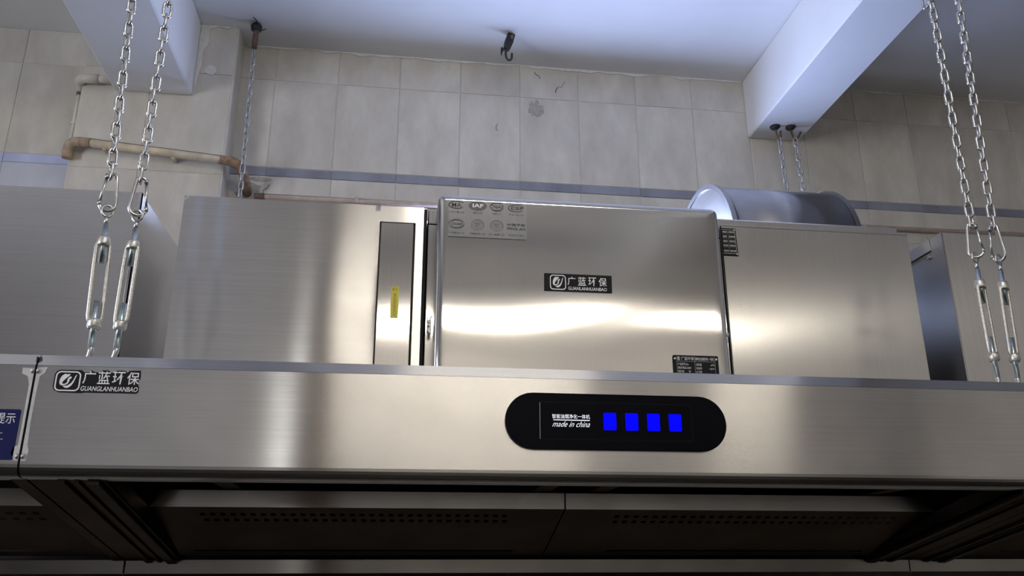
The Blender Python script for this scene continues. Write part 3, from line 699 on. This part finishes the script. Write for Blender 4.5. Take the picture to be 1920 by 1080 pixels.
# toggle latches on both flanks of the cover
for x, s in ((0.0560, -1), (0.7300, 1)):
    la = MB().box(x-0.0035, x+0.0035, 1.770, 1.797, 2.141, 2.170, 0.0015).build('latch', M['zinc'], pur)
    MB().tube([(x-s*0.004, 1.768, 2.176)]+[(x-s*0.0035+0.004*math.cos(math.radians(a)), 1.767, 2.1555+0.019*math.sin(math.radians(a))) for a in range(80, 280, 20)], 0.0014, 6).build('latch_ring', M['zinc'], la)
    MB().tube([(x+s*0.0005, 1.764, 2.156), (x+s*0.0060, 1.764, 2.156)], 0.0055, 10).build('latch_knob', M['zinc'], la)
    MB().tube([(x+s*0.0045, 1.766, 2.138), (x+s*0.0050, 1.766, 2.173)], 0.0011, 6).build('latch_wire', M['zinc'], la)

fan = thing('exhaust_fan_unit', (1.0, YB, ZR), 'steel exhaust fan box with a half-round drum rising behind it', 'fan unit')
MB().box(0.7545, 1.2430, YB, 2.80, ZR, 2.4440, 0.002).build('body', M['box_steel'], fan)
MB().box(0.7545, 1.2380, YB+0.028, 2.80, 2.4440, 2.4745, 0.004).build('lid', M['box_steel'], fan)
MB().box(0.7545, 1.2430, YB-0.0008, YB+0.006, 2.4405, 2.4450, 0.0008).build('front_rim', M['panel_steel'], fan)
DY, DZ, DR = 2.262, 2.492, 0.258
def yz_circle(r, n=56): return [(DY+r*math.cos(2*math.pi*i/n), DZ+r*math.sin(2*math.pi*i/n)) for i in range(n)]
MB().prism(yz_circle(DR-0.004), 'x', 0.884, 1.250, True).build('drum', M['duct_steel'], fan)
for x0, x1 in ((0.879, 0.893), (1.240, 1.254)):
    mb = MB(); o, i = yz_circle(DR+0.003), yz_circle(DR-0.012); n = len(o)
    mb.add([(x0, *p) for p in o]+[(x1, *p) for p in o]+[(x0, *p) for p in i]+[(x1, *p) for p in i],
           [(k, (k+1) % n, n+(k+1) % n, n+k) for k in range(n)]+[(2*n+k, 3*n+k, 3*n+(k+1) % n, 2*n+(k+1) % n) for k in range(n)]
           + [(k, 2*n+k, 2*n+(k+1) % n, (k+1) % n) for k in range(n)]+[(n+k, n+(k+1) % n, 3*n+(k+1) % n, 3*n+k) for k in range(n)])
    mb.build('drum_rim', M['duct_steel'], fan)
MB().prism(yz_circle(DR-0.013), 'x', 0.8825, 0.8845).build('end_disc', M['disc_steel'], fan)
fp = MB().prism([(0.7555, 2.3640), (0.7935, 2.3640), (0.7915, 2.4360), (0.7555, 2.4360)], 'y', YB-0.0008, YB).build('data_plate', M['black_film'], fan)
fp['label'] = 'black data plate with pale table, half hidden'
mb = MB(); yf = YB-0.0011
hline(mb, 0.7560, 0.7890, 2.4320, yf, 0.0010); hline(mb, 0.7560, 0.7905, 2.3705, yf, 0.0014)
mb.poly([(0.7880, 2.4320), (0.7890, 2.4320), (0.7905, 2.3700), (0.7893, 2.3700)], yf)
for z in (2.4205, 2.4085, 2.3965, 2.3850): hline(mb, 0.7560, 0.7895, z, yf, 0.0003)
vline(mb, 0.7715, 2.3710, 2.4320, yf, 0.0003)
mb.build('table_lines', M['grey_ink'], fp, fix=False)
mb = MB()
for z in (2.4235, 2.4115, 2.3995, 2.3880, 2.3745):
    for a, b in ((0.7580, 0.7700), (0.7735, 0.7875)):
        x = a
        while x < b-0.001:
            w = 0.0015+0.0012*random.random(); mb.poly([(x, z), (x+w, z), (x+w, z+0.0052), (x, z+0.0052)], yf); x += w+0.0009
mb.build('fine_print', M['grey_ink'], fp, fix=False)
for x, z in ((0.7880, 2.4320), (0.7905, 2.3690)): MB().tube([(x, YB-0.002, z), (x, YB, z)], 0.0019, 8).build('rivet', M['white_ink'], fp)

fl = thing('duct_cabinet', (-1.1, YB, ZR), 'large plain grey steel box behind the chains with a bluish flank', 'cabinet')
MB().box(-1.75, -0.5920, YB, 2.90, ZR, 2.4510, 0.0015).build('body', M['door_steel'], fl)
MB().box(-0.5960, -0.5905, YB-0.0012, YB+0.010, ZR, 2.4515, 0.0008).build('corner_fold', M['panel_steel'], fl)
fr = thing('duct_cabinet', (1.9, YB, ZR), 'plain steel box with a screwed dark flank next to the fan box', 'cabinet')
MB().box(1.3400, 2.65, YB+0.0015, 2.90, ZR, 2.4560, 0.0015).build('body', M['box_steel'], fr)
MB().box(1.3370, 1.3405, YB, YB+0.050, ZR, 2.4570, 0.0008).build('corner_fold', M['box_steel'], fr)
MB().box(1.3365, 1.3400, YB+0.05, 2.85, 2.425, 2.4565, 0.0008).build('top_fold', M['box_steel'], fr)
MB().tube([(1.3360, 1.868, 2.412), (1.3400, 1.868, 2.412)], 0.0055, 10).build('screw', M['zinc'], fr)

# ------------------------------------------------------------------ chains, carabiners, turnbuckles
def link_mesh(pitch, width, wire, seg=6, n=8):
    """one stadium-shaped steel link, long axis z"""
    hw = width/2-wire; hl = pitch/2+wire-hw
    path = [Vector((hw*math.cos(math.radians(180*i/seg)), 0, hl-wire*0.0+hw*math.sin(math.radians(180*i/seg)))) for i in range(seg+1)]
    path += [Vector((-p.x, 0, -p.z)) for p in path]
    # weld bead halfway down one side
    mb = MB(); mb.tube(path, wire, n, closed=True)
    k = len(mb.v)
    mb.tube([(hw, 0, -wire*1.3), (hw, 0, 0), (hw, 0, wire*1.3)], [wire*0.98, wire*1.22, wire*0.98], n)
    me = bpy.data.meshes.new('chain_link'); me.from_pydata(mb.v, [], mb.f)
    me.polygons.foreach_set('use_smooth', [True]*len(mb.f))
    bm = bmesh.new(); bm.from_mesh(me); bmesh.ops.recalc_face_normals(bm, faces=bm.faces[:]); bm.to_mesh(me); bm.free()
    me.materials.append(M['zinc'])
    return me
LINK_BIG = link_mesh(0.0275, 0.0195, 0.0029)
LINK_SMALL = link_mesh(0.0335, 0.0225, 0.0031)
def chain(top, bottom, me, pitch, turn, label, group, jitter=6):
    top, bottom = Vector(top), Vector(bottom)
    t = thing('hanging_chain', bottom, label, 'chain', group)
    d = top-bottom; n = max(2, int(round(d.length/pitch)))
    R = random.Random(int(turn*10)+n)
    for i in range(n):
        o = bpy.data.objects.new('chain_link', me); COL.objects.link(o); o.parent = t
        o.location = d*((i+0.5)/n)
        q = d.to_track_quat('Z', 'Y')
        a = math.radians(turn+(90 if i % 2 else 0)+R.uniform(-jitter, jitter))
        o.rotation_mode = 'QUATERNION'
        from mathutils import Quaternion
        o.rotation_quaternion = q @ Quaternion((0, 0, 1), a)
    return t
def carabiner(x, y, z0, z1, turn, flip, label):
    """pear-shaped snap hook with hinged gate"""
    t = thing('carabiner', (x, y, z0), label, 'snap hook', 'snap hooks on the hood chains')
    h = z1-z0; w = 0.0140; wt = 0.0080
    pts = []
    for i in range(9):                       # wide lower bend
        a = math.radians(180+180*i/8); pts.append((w*math.cos(a), z0+w+w*math.sin(a)))
    pts.append((wt+0.002, z1-h*0.30))
    for i in range(7):                       # narrow top bend
        a = math.radians(10+160*i/6); pts.append((wt*math.cos(a)*1.05, z1-wt+wt*math.sin(a)))
    c, s = math.cos(math.radians(turn)), math.sin(math.radians(turn))
    f = -1 if flip else 1
    MB().tube([(x+f*p[0]*c, y+f*p[0]*s, p[1]) for p in pts], 0.0033, 8, closed=False).build('snap_frame', M['zinc'], t)
    a, b = pts[-1], pts[0]
    MB().tube([(x+f*q[0]*c, y+f*q[0]*s, q[1]) for q in (a, (a[0]+(b[0]-a[0])*.5, a[1]+(b[1]-a[1])*.5), b)], 0.0026, 8).build('gate', M['zinc'], t)
    for k, q in enumerate((a, b)): MB().tube([(x+f*q[0]*c, y+f*q[0]*s, q[1]-0.004), (x+f*q[0]*c, y+f*q[0]*s, q[1]+0.004)], 0.0038, 8).build('gate_joint', M['zinc'], t)
    return t
def turnbuckle(xt, xb, y, zt, turn, hook, label):
    """closed frame between a threaded eye bolt above and a threaded hook below"""
    zb = ZR; t = thing('turnbuckle', (xb, y, zb), label, 'turnbuckle', 'turnbuckles between chains and hood')
    H = zt-zb
    def X(z): return xb+(xt-xb)*(z-zb)/H
    c, s = math.cos(math.radians(turn)), math.sin(math.radians(turn))
    def Z(f): return zb+H*f
    # eye bolt: ring + shank
    rr = 0.0095; ce = Z(1.0)-0.0085
    eye = MB().tube([(X(ce)+rr*math.cos(a)*c, y+rr*math.cos(a)*s, ce+rr*1.15*math.sin(a)) for a in [math.radians(20*i) for i in range(18)]], 0.0024, 8, closed=True)
    eye.tube([(X(ce-rr), y, ce-rr*1.1), (X(Z(0.88)), y, Z(0.88))], [0.0036, 0.0042], 10)
    eb = eye.build('eye_bolt', M['zinc'], t)
    MB().tube([(X(Z(0.885)), y, Z(0.885)), (X(Z(0.63)), y, Z(0.63))], 0.0046, 10).build('threaded_rod', M['zinc_thread'], t)
    # frame
    bd = MB()
    for z0, z1, a in ((Z(0.738), Z(0.80), 1), (Z(0.212), Z(0.272), -1)):
        bd.tube([(X(z0), y, z0), (X(z0+(z1-z0)*.25), y, z0+(z1-z0)*.25), (X(z0+(z1-z0)*.75), y, z0+(z1-z0)*.75), (X(z1), y, z1)], [0.0088, 0.0110, 0.0108, 0.0098] if a < 0 else [0.0108, 0.0112, 0.0104, 0.0088], 12)
    for sg in (-1, 1):
        path = []
        for fz, off in ((0.768, 0.0060), (0.752, 0.0095), (0.73, 0.0108), (0.62, 0.0112), (0.40, 0.0112), (0.29, 0.0108), (0.268, 0.0095), (0.248, 0.0060)):
            z = Z(fz); path.append((X(z)+sg*off*c, y+sg*off*s, z))
        bd.tube(path, 0.0037, 8)
    bd.build('frame', M['cast_zinc'], t)
    MB().tube([(X(Z(0.385)), y, Z(0.385)), (X(Z(0.10)), y, Z(0.10))], 0.0052, 10).build('threaded_rod', M['zinc_thread'], t)
    k = hook
    MB().tube([(X(Z(0.11)), y, Z(0.11)), (X(Z(0.08)), y, Z(0.08)), (X(Z(0.05))-k*0.002, y+0.001, Z(0.05)), (X(Z(0.02))-k*0.0065, y+0.002, Z(0.022)), (X(zb)-k*0.009, y+0.003, zb+0.003)], [0.0050, 0.0050, 0.0048, 0.0045, 0.0040], 10).build('hook_bolt', M['zinc'], t)
    return t
YCH = 1.47
HG = 'chains holding up the front of the hood'
chain((-0.590, YCH, ZC), (-0.5415, YCH, 2.330), LINK_BIG, 0.0275, 40, 'front hood chain nearest the seam with the blue notice hood', HG)
chain((-0.485, YCH, ZC), (-0.4880, YCH, 2.325), LINK_BIG, 0.0275, 15, 'front hood chain hanging nearest the drain pipe elbow and steel cabinet', HG)
chain((1.203, 1.50, ZC), (1.1880, 1.50, 2.335), LINK_BIG, 0.0275, -62, 'front hood chain passing close beside the white ceiling beam', HG)
chain((1.302, 1.50, ZC), (1.2375, 1.50, 2.335), LINK_BIG, 0.0275, -20, 'front hood chain outermost beyond the other one beside the ceiling beam', HG)
carabiner(-0.5385, YCH, 2.264, 2.338, 8, False, 'snap hook over the turnbuckle nearest the hood seam')
carabiner(-0.4860, YCH, 2.258, 2.333, 18, True, 'snap hook in front of the bluish cabinet corner')
carabiner(1.1860, 1.50, 2.268, 2.344, -30, True, 'wide-turned snap hook over the turnbuckle nearest the screwed cabinet flank')
carabiner(1.2370, 1.50, 2.262, 2.344, -68, False, 'snap hook seen edge-on on the outermost chain beside the beam')
turnbuckle(-0.5370, -0.5260, YCH, 2.272, 25, 1, 'turnbuckle nearest the hood seam, in front of the plain grey box')
turnbuckle(-0.4840, -0.4860, YCH, 2.266, -12, 1, 'turnbuckle standing across the bluish cabinet corner')
turnbuckle(1.1815, 1.1805, 1.50, 2.276, 20, 1, 'turnbuckle nearest the screwed flank of the steel box')
turnbuckle(1.2360, 1.2230, 1.50, 2.274, 15, 1, 'outermost turnbuckle with its eye ring turned face-on')
chain((1.2150, 1.54, ZC), (1.2100, 1.54, 2.925), LINK_BIG, 0.0275, 20, 'loose end of chain ending short right at the white beam edge', HG)
# chains to the back of the cabinets
chain((-0.618, 2.890, 3.560), (-0.600, 2.870, 2.465), LINK_SMALL, 0.0335, 30, 'thin chain hanging from the ceiling in the corner beside the tiled column', 'chains holding up the cabinets at the back', 8)
chain((1.5150, 2.925, 3.345), (1.5150, 2.88, 2.470), LINK_SMALL, 0.0335, 25, 'short rear chain on the straight beam hook behind the drum', 'chains holding up the cabinets at the back', 8)
chain((1.5830, 2.920, 3.345), (1.5950, 2.88, 2.470), LINK_SMALL, 0.0335, 60, 'short rear chain on the splayed beam hook nearer the beam edge', 'chains holding up the cabinets at the back', 8)

an = thing('anchor_bolt', (-0.617, 2.890, ZC), 'rusty ceiling anchor bolt with twisted wire ends in the corner', 'anchor')
MB().lathe_z(-0.617, 2.890, [(0.0105, 3.570), (0.0115, 3.60), (0.0110, 3.645), (0.0110, 3.650)], 12).build('sleeve', M['rust'], an)
MB().lathe_z(-0.617, 2.890, [(0.006, 3.64), (0.020, 3.652), (0.022, 3.668), (0.014, ZC)], 12).build('nut', M['black_iron'], an)
MB().tube([(-0.611, 2.890, 3.655), (-0.596, 2.888, 3.652), (-0.578, 2.886, 3.657)], [0.003, 0.0025, 0.0015], 6).build('wire_end', M['black_iron'], an)
MB().tube([(-0.617, 2.886, 3.660), (-0.611, 2.855, 3.669), (-0.621, 2.835, 3.671)], [0.003, 0.0025, 0.0015], 6).build('wire_end', M['black_iron'], an)

ch = thing('ceiling_hook', (0.376, 2.83, ZC), 'black iron hook hanging from a bracket in the middle of the ceiling', 'hook')
def tilt_box(mb, a, b, w, d):
    a, b = Vector(a), Vector(b); t = (b-a).normalized(); u = Vector((1, 0.25, 0)); u = (u-t*u.dot(t)).normalized(); v = t.cross(u)
    vs = [p+u*su*w*k+v*sv*d for p, k in ((a, 1.0), (a+(b-a)*0.55, 1.08), (b, 0.80)) for su, sv in ((-1, -1), (1, -1), (1, 1), (-1, 1))]
    fs = [(3, 2, 1, 0), (8, 9, 10, 11)]
    for r in (0, 4): fs += [(r+i, r+(i+1) % 4, r+4+(i+1) % 4, r+4+i) for i in range(4)]
    return mb.add(vs, fs)
tilt_box(MB(), (0.380, 2.83, ZC), (0.361, 2.825, 3.606), 0.0145, 0.010).build('bracket', M['black_iron'], ch)
MB().lathe_z(0.382, 2.818, [(0.003, 3.650), (0.006, 3.655), (0.006, 3.668)], 8).build('bolt_head', M['rust'], ch)
MB().tube([(0.358, 2.82, 3.612), (0.357, 2.82, 3.580), (0.360, 2.82, 3.563), (0.367, 2.82, 3.554), (0.375, 2.82, 3.554), (0.381, 2.82, 3.563), (0.382, 2.82, 3.585)], 0.0046, 8).build('hook', M['black_iron'], ch)
MB().tube([(0.343, 2.825, 3.612), (0.341, 2.825, 3.592), (0.3405, 2.825, 3.576)], [0.0045, 0.004, 0.0015], 6).build('spur', M['black_iron'], ch)
MB().tube([(0.361, 2.825, 3.612), (0.350, 2.825, 3.606), (0.342, 2.825, 3.590)], [0.0045, 0.0035, 0.002], 6).build('spur', M['black_iron'], ch)

def beam_hook(x, y, sx, label):
    t = thing('beam_hook', (x, y, 3.402), label, 'hook', 'rusty hooks in the underside of the beam')
    MB().lathe_z(x-0.004, y, [(0.012, 3.3885), (0.0195, 3.395), (0.021, 3.402)], 14).build('washer', M['black_iron'], t)
    MB().tube([(x-0.004, y, 3.396), (x+0.001, y, 3.366), (x+0.004, y, 3.348), (x+0.008+sx*0.1, y-0.002, 3.341), (x+0.013+sx*0.3, y-0.004, 3.347), (x+0.016+sx, y-0.006, 3.378)], [0.0048, 0.0048, 0.0050, 0.0050, 0.0048, 0.0044], 8).build('hook', M['rust'], t)
    return t
beam_hook(1.508, 2.928, 0.0, 'rusty bent hook with the straight tip under the white beam')
beam_hook(1.574, 2.924, 0.020, 'rusty bent hook with the splayed tip nearer the beam edge')

# ------------------------------------------------------------------ ceiling lamps in the room behind the viewer
def tube_lamp(x0, x1, y, z, label, hh=0.045):
    t = thing('ceiling_lamp', ((x0+x1)/2, y, z), label, 'lamp', 'suspended batten lamps out of view')
    MB().box(x0-0.02, x1+0.02, y-0.10, y+0.10, z+0.047, z+0.085, 0.004).build('housing', M['lamp_white'], t)
    MB().box(x0, x1, y-0.045, y+0.045, z-hh, z+0.046, 0.008, 2).build('diffuser', M['tube_light'], t)
    for e in (x0-0.008, x1+0.008): MB().box(e-0.008, e+0.008, y-0.05, y+0.05, z-hh-0.003, z+0.047, 0.003).build('end_cap', M['lamp_white'], t)
    for e in (x0+0.1, x1-0.1): MB().tube([(e, y, z+0.08), (e, y, ZC)], 0.004, 6).build('suspension_rod', M['lamp_white'], t)
tube_lamp(-0.40, 1.10, -2.0, 3.25, 'long batten lamp hanging far behind the viewer', 0.004)
tube_lamp(1.92, 2.42, -2.0, 3.25, 'short batten lamp hanging far behind the viewer', 0.004)
tube_lamp(0.0, 0.75, 0.3, 3.42, 'added batten fill lamp hanging unseen above the viewer')  # lamp added to light the tiles, kept out of the steel's reflections
